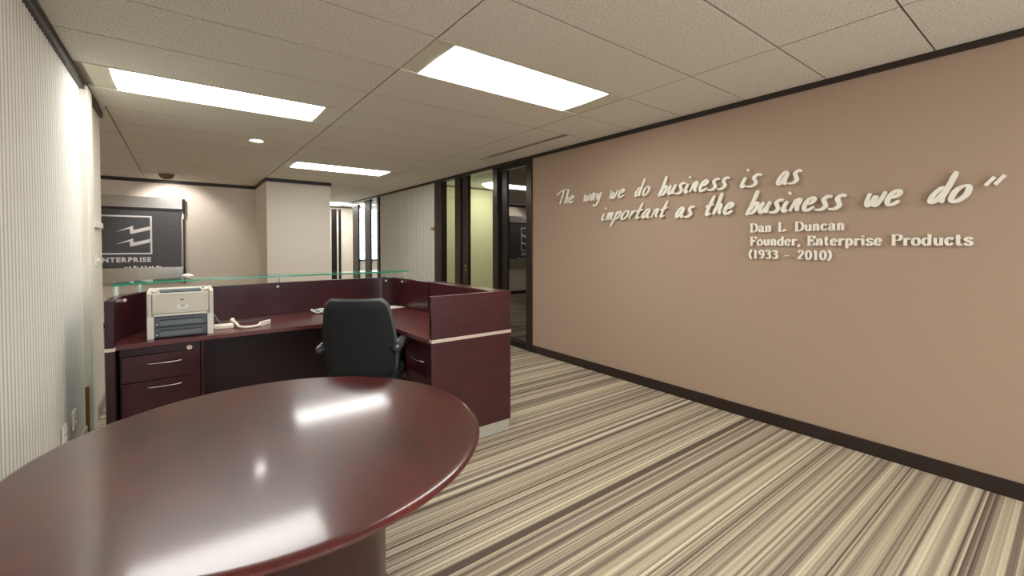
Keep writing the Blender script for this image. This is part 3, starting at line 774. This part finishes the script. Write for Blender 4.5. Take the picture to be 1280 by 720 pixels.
# ------------------------------------------------------------------ reception desk
WT, ST = 0.787, 1.087     # worktop and screen-top heights
dk = thing('reception_desk', 'L-shaped dark mahogany reception desk with curved privacy screen', 'desk', (0.8, 3.8, 0))
inner = [(-0.352, 3.745), (-0.352, 3.95), (-0.335, 4.08), (-0.28, 4.22), (-0.17, 4.36), (-0.02, 4.46), (0.20, 4.53), (0.50, 4.58), (0.9, 4.63), (1.35, 4.67), (1.60, 4.688), (1.74, 4.675), (1.83, 4.61), (1.875, 4.49), (1.885, 4.28), (1.885, 3.84)]
def offset(path, d):
    out = []
    for i, p in enumerate(path):
        a = path[max(0, i - 1)]; b = path[min(len(path) - 1, i + 1)]
        dx, dy = b[0] - a[0], b[1] - a[1]; l = math.hypot(dx, dy)
        out.append((p[0] - dy / l * d, p[1] + dx / l * d))
    return out
inner_s = smoothpts(inner, 4)
outer_s = offset(inner_s, 0.045)
def wallstrip(mb, a, b, z0, z1):
    n = len(a)
    rows = []
    for i in range(n):
        rows.append([(a[i][0], a[i][1], z0), (b[i][0], b[i][1], z0), (b[i][0], b[i][1], z1), (a[i][0], a[i][1], z1)])
    mb.grid(rows, close=True)
    o = len(mb.v)
    mb.add(rows[0], [(0, 1, 2, 3)]); mb.add(rows[-1], [(3, 2, 1, 0)])
    return mb
build('screen', wallstrip(MB(), inner_s, outer_s, WT + 0.001, ST), M_wood, dk, bevel=0.004, smooth=40)['label'] = 'curved raised privacy screen'
build('screen', MB().box(1.900, 2.022, 2.728, 3.838, WT + 0.001, ST), M_wood, dk, bevel=0.005)['label'] = 'thick straight side screen'
build('front_panel', wallstrip(MB(), offset(inner_s, 0.006), outer_s, 0.09, WT - 0.032).box(1.985, 2.022, 2.728, 3.838, 0.09, WT - 0.032), M_wooddark, dk, smooth=40)
kin = offset(inner_s, 0.012); kout = offset(inner_s, 0.034)
build('kick_plate', wallstrip(MB(), kin, kout, 0.0, 0.09).box(1.99, 2.012, 2.73, 3.84, 0, 0.09), M_kick, dk, smooth=40)
build('accent_strip', wallstrip(MB(), offset(inner_s, 0.02), offset(inner_s, 0.048), WT - 0.031, WT).box(1.99, 2.026, 2.73, 3.838, WT - 0.022, WT), M_strip, dk, smooth=40)
# worktop
wt = [(-0.350, 3.765), (-0.350, 3.80)] + [p for p in inner_s[1:]] + [(1.90, 3.838), (1.90, 2.732), (1.336, 2.732), (1.325, 3.55), (1.27, 3.72), (1.12, 3.80), (0.9, 3.82), (0.4, 3.825), (-0.12, 3.81)]
build('worktop', MB().prism(wt, WT - 0.030, WT), wood('mahogany worktop', srgb(78, 28, 31), srgb(104, 44, 44), 0.32, 0.5, 0.2), dk, bevel=0.003)
# end panel facing the room
build('end_panel', MB().box(1.347, 2.024, 2.692, 2.727, WT + 0.001, ST + 0.001), M_wood, dk, bevel=0.003)['label'] = 'upper end panel'
build('end_panel', MB().box(1.347, 2.024, 2.692, 2.727, 0.092, WT - 0.023), M_wood, dk, bevel=0.003)['label'] = 'lower end panel'
build('accent_strip', MB().box(1.347, 2.026, 2.688, 2.727, WT - 0.0225, WT), M_strip, dk, bevel=0.002)['label'] = 'pale horizontal strip across the end panel'
build('kick_plate', MB().box(1.42, 2.012, 2.700, 2.724, 0.0, 0.091), M_kick, dk, bevel=0.002)['label'] = 'pale grey kick plate under the end panel'
# left end post
build('end_post', MB().box(-0.397, -0.352, 3.700, 3.745, WT + 0.001, ST).box(-0.397, -0.352, 3.700, 3.765, 0.02, WT - 0.022), M_wooddark, dk, bevel=0.004)
build('accent_strip', MB().box(-0.400, -0.350, 3.696, 3.745, WT - 0.0215, WT), M_strip, dk)
# left pedestal (drawers)
PF = 3.852
build('pedestal', MB().box(-0.345, 0.092, PF + 0.02, 4.35, 0.05, WT - 0.031).box(-0.345, 0.092, PF + 0.005, PF + 0.02, 0.695, WT - 0.031), M_wooddark, dk, bevel=0.002)['label'] = 'drawer cabinet under the left end'
def drawer(x0, x1, z0, z1, hz, par):
    d = build('drawer', MB().box(x0, x1, PF, PF + 0.019, z0, z1), M_wood, par, bevel=0.002)
    cx = (x0 + x1) / 2 + 0.012
    pts = [(cx - 0.10, PF - 0.001, hz), (cx - 0.088, PF - 0.018, hz), (cx - 0.04, PF - 0.028, hz), (cx, PF - 0.031, hz), (cx + 0.04, PF - 0.028, hz), (cx + 0.088, PF - 0.018, hz), (cx + 0.10, PF - 0.001, hz)]
    build('handle', MB().tube(smoothpts(pts, 4), 0.0048, 8), M_steel, d, smooth=60)['label'] = 'slim bowed metal handle'
    return d
drawer(-0.335, 0.088, 0.515, 0.690, 0.632, dk)
drawer(-0.335, 0.088, 0.115, 0.508, 0.470, dk)
build('lock', MB().cyl((0.030, PF + 0.006, 0.712), 0.016, -0.012, 1, 20).cyl((0.030, PF - 0.006, 0.712), 0.009, -0.005, 1, 16), M_strip, dk, smooth=40)['label'] = 'round metal lock'
# right pedestal, drawers facing the knee space
build('pedestal', MB().box(1.40, 1.98, 2.735, 3.22, 0.05, WT - 0.031), M_wooddark, dk, bevel=0.002)['label'] = 'drawer cabinet under the right wing'
for z0, z1 in ((0.50, 0.745), (0.08, 0.492)):
    d = build('drawer', MB().box(1.381, 1.399, 2.76, 3.20, z0, z1), M_wood, dk, bevel=0.002)
    hz = z1 - 0.148; yc = 2.98
    pts = [(1.380, yc - 0.10, hz), (1.364, yc - 0.085, hz), (1.352, yc, hz), (1.364, yc + 0.085, hz), (1.380, yc + 0.10, hz)]
    build('handle', MB().tube(smoothpts(pts, 4), 0.0048, 8), M_steel, d, smooth=60)
# knee-space back
build('modesty_panel', MB().box(0.10, 1.85, 4.46, 4.485, 0.10, WT - 0.031), M_wooddark, dk)
build('side_panel', MB().box(0.096, 0.114, PF + 0.01, 4.46, 0.03, WT - 0.031), M_wood, dk)

# glass shelf on posts above the screen
GZ = 1.160
gs = thing('glass_shelf', 'long green-edged glass transaction shelf above the desk screen', 'glass shelf', (0.8, 4.4, ST))
front = smoothpts([(-0.392, 4.03), (-0.20, 4.20), (0.10, 4.30), (0.56, 4.36), (1.2, 4.40), (1.94, 4.395)], 5)
back = smoothpts([(1.96, 4.70), (1.3, 4.72), (0.6, 4.68), (0.0, 4.58), (-0.25, 4.44), (-0.38, 4.25)], 5)
gp = build('glass_pane', MB().prism(front + back, GZ - 0.006, GZ + 0.007, mi=0, mside=1), [M_shelfglass, M_greenedge], gs)
def post(x, y, r=0.011):
    build('post', MB().cyl((x, y, ST), r, GZ - 0.0065 - ST, 2, 20).cyl((x, y, ST), r * 1.5, 0.004, 2, 20), M_chrome, gs, smooth=40)
M_clearpost = mat('satin clear post', srgb(214, 218, 210), 0.25, metal=0.2)
for (x, y) in ((-0.375, 4.09), (-0.262, 4.30)):
    build('post', MB().cyl((x, y, ST), 0.016, GZ - 0.0065 - ST, 2, 20), M_clearpost, gs, smooth=40)['label'] = 'pale thick post'
for (x, y) in ((0.72, 4.625), (1.80, 4.665), (1.908, 4.42)): post(x, y)
for (x, y, nx, ny) in ((-0.330, 4.09, 1, -.3), (0.71, 4.598, 0, -1), (1.775, 4.648, 0, -1), (1.868, 4.43, -.5, -.9)):
    build('bolt', MB().cyl((x, y, ST - 0.035), 0.011, -0.012, 1, 16), M_strip, gs, smooth=40)['label'] = 'small round bolt head below the shelf'

# ------------------------------------------------------------------ printer
pr = thing('printer', 'putty grey desktop laser printer with two dark paper trays', 'printer', (-0.014, 3.90, WT))
px0, px1, pf, pb, pz = -0.203, 0.176, 3.885, 4.235, WT
ph = 0.335
sidep = lambda x0, x1: MB().prism([(pf, pz + 0.004), (pf, pz + ph - 0.035), (pf + 0.012, pz + ph - 0.012), (pf + 0.045, pz + ph - 0.002), (pb - 0.04, pz + ph), (pb, pz + ph - 0.03), (pb, pz + 0.004)], x0, x1, 0)
build('side_panel', sidep(px0, px0 + 0.026), M_printer, pr, bevel=0.006)
build('side_panel', sidep(px1 - 0.026, px1), M_printer, pr, bevel=0.006)
build('body', MB().box(px0 + 0.024, px1 - 0.024, pf + 0.03, pb - 0.004, pz + 0.01, pz + ph - 0.03).box(px0 + 0.024, px1 - 0.024, pf + 0.17, pb - 0.01, pz + ph - 0.03, pz + ph - 0.004), M_printer, pr, bevel=0.004)
build('front_cover', MB().prism([(pf + 0.003, pz + 0.172), (pf + 0.003, pz + ph - 0.045), (pf + 0.02, pz + ph - 0.018), (pf + 0.04, pz + ph - 0.020), (pf + 0.04, pz + 0.172)], px0 + 0.029, px1 - 0.029, 0), M_printer, pr, bevel=0.004)
build('lower_frame', MB().box(px0, px0 + 0.038, pf - 0.002, pf + 0.06, pz, pz + 0.155).box(px1 - 0.038, px1, pf - 0.002, pf + 0.06, pz, pz + 0.155).box(px0 + 0.038, px1 - 0.038, pf + 0.002, pf + 0.05, pz + 0.155, pz + 0.170), M_printerw, pr, bevel=0.003)
rim = [(px0 + 0.024, pf + 0.02, pz + ph + 0.0), (px0 + 0.055, pf + 0.012, pz + ph - 0.006), (px0 + 0.075, pf + 0.008, pz + ph - 0.022), (px1 - 0.075, pf + 0.008, pz + ph - 0.022), (px1 - 0.055, pf + 0.012, pz + ph - 0.006), (px1 - 0.024, pf + 0.02, pz + ph + 0.0)]
build('cover_lip', MB().tube(rim, 0.005, 8), M_printerw, pr, smooth=60)['label'] = 'bright lip along the top edge'
build('output_slot', MB().box(px0 + 0.075, px1 - 0.075, pf + 0.045, pf + 0.165, pz + ph - 0.034, pz + ph - 0.016), M_black, pr)
build('output_slope', MB().prism([(pf + 0.05, pz + ph - 0.014), (pf + 0.165, pz + ph - 0.03), (pf + 0.165, pz + ph - 0.004)], px0 + 0.07, px1 - 0.07, 0), M_tray, pr)
build('control_panel', MB().box(px1 - 0.075, px1 - 0.03, pf + 0.03, pf + 0.14, pz + ph - 0.006, pz + ph + 0.003), M_printerw, pr, bevel=0.002)
for k in range(4): build('button', MB().cyl((px1 - 0.062 + 0.006 * (k % 2), pf + 0.045 + k * 0.022, pz + ph + 0.003), 0.005, 0.003, 2, 12), M_tray, pr)
for k, (z0, z1) in enumerate(((0.006, 0.076), (0.080, 0.150))):
    tr = build('paper_tray', MB().box(px0 + 0.039, px1 - 0.039, pf + 0.006, pf + 0.05, pz + z0, pz + z1), M_tray, pr, bevel=0.003)
    tr['label'] = ('lower dark grey paper tray', 'upper dark grey paper tray')[k]
    build('grip_recess', MB().prism([(px0 + 0.068, pz + z0 + 0.012), (px0 + 0.068, pz + z0 + 0.036), (px0 + 0.078, pz + z0 + 0.044), (px1 - 0.078, pz + z0 + 0.044), (px1 - 0.068, pz + z0 + 0.036), (px1 - 0.068, pz + z0 + 0.012)], pf + 0.0, pf + 0.007, 1), M_tray2, tr, bevel=0.002)
    build('grip_shadow', MB().box(px0 + 0.070, px1 - 0.070, pf + 0.001, pf + 0.008, pz + z0 + 0.044, pz + z0 + 0.051), M_black, tr)
    build('level_marker', MB().cyl((px0 + 0.053, pf + 0.007, pz + z0 + 0.020), 0.004, -0.004, 1, 12), M_plate, tr)
lb = []
for i in range(28):
    a = 2 * PI * i / 28
    lb.append((-0.005 + 0.036 * (1 if math.cos(a) > 0 else -1) * abs(math.cos(a)) ** 0.6, pz + 0.216 + 0.018 * (1 if math.sin(a) > 0 else -1) * abs(math.sin(a)) ** 0.8))
build('badge', MB().prism(lb, pf + 0.0005, pf + 0.004, 1), M_printerw, pr)
build('emblem', MB().box(-0.016, 0.002, pf - 0.0005, pf + 0.004, pz + 0.262, pz + 0.269).box(-0.020, 0.010, pf - 0.001, pf + 0.001, pz + 0.224, pz + 0.229).box(-0.014, 0.006, pf - 0.001, pf + 0.001, pz + 0.210, pz + 0.2125), M_tray, pr)['label'] = 'tiny dark printed marks'

# items on the worktop
ad = thing('power_adaptor', 'flat white box with cable beside the printer', 'adaptor', (0.27, 4.09, WT))
build('case', MB().box(0.185, 0.315, 4.04, 4.14, WT, WT + 0.030), M_ivory, ad, bevel=0.006)
build('cable', MB().tube(smoothpts([(0.25, 4.14, WT + 0.012), (0.22, 4.22, WT + 0.05), (0.20, 4.30, WT + 0.085), (0.22, 4.34, WT + 0.03), (0.40, 4.30, WT + 0.008), (0.55, 4.36, WT + 0.006)], 6), 0.003, 6), M_tray2, ad, smooth=60)['label'] = 'thin grey lead'
hs = thing('thick_cord', 'thick white curved cord with ribbed connector lying on the worktop', 'cable', (0.42, 4.0, WT))
c1 = smoothpts([(0.315, 4.14, WT + 0.046), (0.335, 4.08, WT + 0.030), (0.345, 4.03, WT + 0.013), (0.372, 3.975, WT + 0.011), (0.42, 3.96, WT + 0.011), (0.47, 3.985, WT + 0.012), (0.497, 4.02, WT + 0.018)], 6)
build('cord', MB().tube(c1, 0.0105, 12), M_ivory, hs, smooth=60)
build('knob_end', MB().lathe([(0, -0.018), (0.012, -0.014), (0.018, 0), (0.012, 0.014), (0, 0.018)], (0.313, 4.147, WT + 0.05), 20), M_ivory, hs, smooth=60)
cb = MB()
for k in range(6):
    t_ = k / 5; w_ = 0.024 - 0.006 * (k % 2)
    x_, y_ = 0.497 + 0.065 * t_, 4.02 + 0.08 * t_
    cb.box(x_ - w_ / 2, x_ + w_ / 2 + 0.006, y_ - w_ / 2, y_ + w_ / 2 + 0.006, WT + 0.001, WT + 0.034)
build('connector', cb, M_ivory, hs, bevel=0.002)
cc = thing('coiled_cord', 'small tangled white cord at the back of the worktop behind the chair', 'cable', (1.0, 4.42, WT))
pts = []
for i in range(60):
    a = i * 0.55
    pts.append((0.97 + 0.0022 * i + 0.022 * math.cos(a), 4.42 + 0.022 * math.sin(a) + 0.01 * math.sin(i), WT + 0.026 + 0.018 * math.sin(a * 0.7)))
build('coil', MB().tube(pts, 0.0055, 6), M_plate, cc, smooth=60)
build('plug', MB().box(1.08, 1.125, 4.40, 4.43, WT, WT + 0.025), M_plate, cc, bevel=0.004)
pp = thing('paper_sheet', 'pale paper pad lying on the worktop beyond the chair back', 'paper', (1.65, 4.38, WT))
build('sheet', MB().prism([(1.45, 4.24), (1.86, 4.34), (1.79, 4.50), (1.48, 4.46)], WT, WT + 0.006), M_paper, pp)
build('printed_sheet', MB().prism([(1.50, 4.30), (1.74, 4.35), (1.70, 4.44), (1.52, 4.41)], WT + 0.006, WT + 0.0075), mat('tinted paper', srgb(206, 200, 168), 0.8), pp)
wd = thing('crumpled_paper', 'small crumpled white wad on the glass shelf in front of the sign', 'paper', (0.03, 4.46, GZ + 0.007))
mb = MB(); rows = []
for i in range(9):
    th_ = PI * i / 8; row = []
    for j in range(14):
        a = 2 * PI * j / 14; rr_ = 1 + random.uniform(-0.18, 0.18) * (0 if i in (0, 8) else 1)
        row.append((0.03 + 0.036 * rr_ * math.sin(th_) * math.cos(a), 4.46 + 0.03 * rr_ * math.sin(th_) * math.sin(a), GZ + 0.0275 - 0.0195 * math.cos(th_)))
    rows.append(row)
mb.grid(rows, close=True)
build('wad', mb, mat('pinkish white tissue', srgb(236, 214, 208), 0.7), wd)

# ------------------------------------------------------------------ office chair
ch = thing('office_chair', 'charcoal upholstered office chair with grey shell, its back to the round table', 'chair', (1.05, 3.18, 0), rz=math.radians(-34))
# local coordinates: +Y is where the sitter faces; back at y<0
def superrow(cx, z, w, y, bulge, d, n=20, e=0.55):
    row = []
    return row
def back_outline(z):
    # half widths left/right along the back's height (0..1)
    t = z
    w = 0.222 + 0.030 * math.sin(PI * min(1.0, max(0.0, (t + 0.25) / 1.25))) - 0.028 * max(0, t - 0.45)
    if t < 0.12: w *= 0.82 + 0.18 * math.sqrt(max(0, t / 0.12))
    if t > 0.80: w *= math.sqrt(max(0.0, 1 - ((t - 0.80) / 0.205) ** 2.6)) * 0.16 + 0.84 if t < 0.97 else 0.80
    return w
def back_mesh(z0, z1, grow, yfront, yback, nz=18, nx=14):
    # a padded curved slab
    F, B = [], []
    for i in range(nz + 1):
        t = i / nz; z = z0 + (z1 - z0) * t
        w = back_outline(t) + grow
        lean = -0.01 - 0.13 * (t ** 1.3)
        fr, bk = [], []
        for j in range(nx + 1):
            s_ = -1 + 2 * j / nx
            edge = max(abs(s_) ** 6, (abs(2 * t - 1)) ** 10)
            cur = 0.05 * s_ * s_
            fr.append((w * s_, lean + cur + yfront * (1 - edge) + (yfront + yback) / 2 * edge, z))
            bk.append((w * s_, lean + cur + yback * (1 - edge) + (yfront + yback) / 2 * edge, z))
        F.append(fr); B.append(bk)
    mb = MB(); mb.grid(F); mb.grid(B)
    for i in range(nz):
        for j in (0, nx):
            mb.add([F[i][j], F[i + 1][j], B[i + 1][j], B[i][j]], [(0, 1, 2, 3)])
    for i in (0, nz):
        for j in range(nx):
            mb.add([F[i][j], F[i][j + 1], B[i][j + 1], B[i][j]], [(0, 1, 2, 3)])
    return mb
bz0, bz1 = 0.50, 1.060
local('backrest', back_mesh(bz0, bz1, 0.0, -0.085, -0.155), M_fabric, ch, smooth=60)['label'] = 'charcoal fabric backrest'
local('backrest_rim', back_mesh(bz0 + 0.005, bz1 + 0.014, 0.009, -0.050, -0.128), M_shell, ch, smooth=60)['label'] = 'grey rim around the backrest'
# seat
seat = []
for (zz, gx, gy) in ((0.445, 0.215, 0.205), (0.452, 0.245, 0.235), (0.485, 0.255, 0.245), (0.512, 0.245, 0.235), (0.522, 0.20, 0.19), (0.524, 0.05, 0.05)):
    row = []
    for j in range(32):
        a = 2 * PI * j / 32; c, s_ = math.cos(a), math.sin(a)
        row.append((gx * (abs(c) ** 0.55) * (1 if c > 0 else -1), 0.12 + gy * (abs(s_) ** 0.55) * (1 if s_ > 0 else -1), zz))
    seat.append(row)
local('seat', MB().grid(seat, close=True), M_fabric, ch, smooth=60)
local('seat_pan', MB().box(-0.19, 0.19, -0.06, 0.30, 0.425, 0.448).box(-0.04, 0.04, -0.19, 0.0, 0.42, 0.44), M_black, ch, bevel=0.01)
local('back_bracket', MB().tube(smoothpts([(0, -0.05, 0.43), (0, -0.09, 0.435), (0, -0.105, 0.50), (0, -0.12, 0.62)], 5), [0.024] * 16, 10), M_black, ch, smooth=60)
for sx in (-1, 1):
    a = local('armrest', MB().tube(smoothpts([(sx * 0.20, 0.08, 0.43), (sx * 0.22, 0.08, 0.44), (sx * 0.228, 0.06, 0.50), (sx * 0.245, 0.05, 0.71)], 5), 0.017, 10), M_black, ch, smooth=60)
    rows = []
    for (yy, ww, hh_) in ((-0.175, 0.012, 0.010), (-0.165, 0.026, 0.024), (-0.12, 0.036, 0.034), (0.0, 0.038, 0.026), (0.12, 0.036, 0.022), (0.15, 0.018, 0.012)):
        rows.append([(sx * 0.262 + ww * math.cos(2 * PI * k / 16), yy, 0.735 + hh_ * math.sin(2 * PI * k / 16) - (0.02 if yy < -0.1 else 0)) for k in range(16)])
    mbp = MB().grid(rows, close=True); mbp.add(rows[0], [tuple(range(16))]); mbp.add(rows[-1], [tuple(range(16))])
    local('arm_pad', mbp, M_armpad, a, smooth=60)
local('gas_lift', MB().cyl((0, 0.10, 0.10), 0.028, 0.20, 2, 20).cyl((0, 0.10, 0.30), 0.018, 0.13, 2, 20), M_black, ch, smooth=40)
hub = local('hub', MB().cyl((0, 0.10, 0.075), 0.05, 0.05, 2, 24), M_black, ch, bevel=0.008)
for k in range(5):
    a = 2 * PI * k / 5 + 1.22; c, s_ = math.cos(a), math.sin(a)
    lg = local('leg', MB().tube([(0.03 * c, 0.10 + 0.03 * s_, 0.10), (0.16 * c, 0.10 + 0.16 * s_, 0.095), (0.265 * c, 0.10 + 0.265 * s_, 0.072)], [0.026, 0.021, 0.015], 10), M_black, ch, smooth=60)
    cx, cy = 0.26 * c, 0.10 + 0.26 * s_
    mbc = MB()
    for o_ in (-0.013, 0.013):
        mbc.cyl((cx - s_ * o_ * 1.0 - 0.0, cy + c * o_, 0.0275), 0.001, 0.001, 2, 6)
    # twin wheels
    for o_ in (-0.014, 0.014):
        n = 16; r1, r2 = [], []
        for i in range(n):
            b = 2 * PI * i / n
            r1.append((cx - s_ * (o_ - 0.008) + c * 0.0275 * math.cos(b), cy + c * (o_ - 0.008) + s_ * 0.0275 * math.cos(b), 0.0275 + 0.0275 * math.sin(b)))
            r2.append((cx - s_ * (o_ + 0.008) + c * 0.0275 * math.cos(b), cy + c * (o_ + 0.008) + s_ * 0.0275 * math.cos(b), 0.0275 + 0.0275 * math.sin(b)))
        mbc.grid([r1, r2], close=True); mbc.add(r1, [tuple(range(n))]); mbc.add(r2, [tuple(range(n))])
    mbc.tube([(cx, cy, 0.03), (cx, cy, 0.07)], 0.007, 8)
    local('caster', mbc, M_black, lg, smooth=50)

# ------------------------------------------------------------------ round table in the foreground
TC, TR, TT = (0.273, 1.779), 0.735, 0.740
tb = thing('round_table', 'large round glossy mahogany table on a drum base in the foreground', 'table', (TC[0], TC[1], 0))
prof = [(0.0, TT), (TR - 0.04, TT), (TR - 0.028, TT), (TR - 0.018, TT), (TR - 0.008, TT - 0.002), (TR - 0.001, TT - 0.007), (TR, TT - 0.012), (TR - 0.004, TT - 0.019), (TR - 0.014, TT - 0.024), (TR - 0.03, TT - 0.026), (0.0, TT - 0.026)]
build('tabletop', MB().lathe(prof, (TC[0], TC[1], 0), 128), M_table, tb, smooth=40)
prof = [(0.0, TT - 0.038), (0.374, TT - 0.038), (0.374, 0.06), (0.385, 0.055), (0.388, 0.008), (0.0, 0.006)]
build('drum_base', MB().lathe([(0.374, TT - 0.0265), (0.374, 0.075)], (TC[0], TC[1], 0), 96).cyl((TC[0], TC[1], 0.074), 0.374, 0.01, 2, 96), M_tabebase, tb, smooth=30)
build('plinth', MB().lathe([(0.0, 0.076), (0.384, 0.076), (0.390, 0.07), (0.390, 0.0), (0.0, 0.0)], (TC[0], TC[1], 0), 96), M_tabebase, tb, smooth=30)
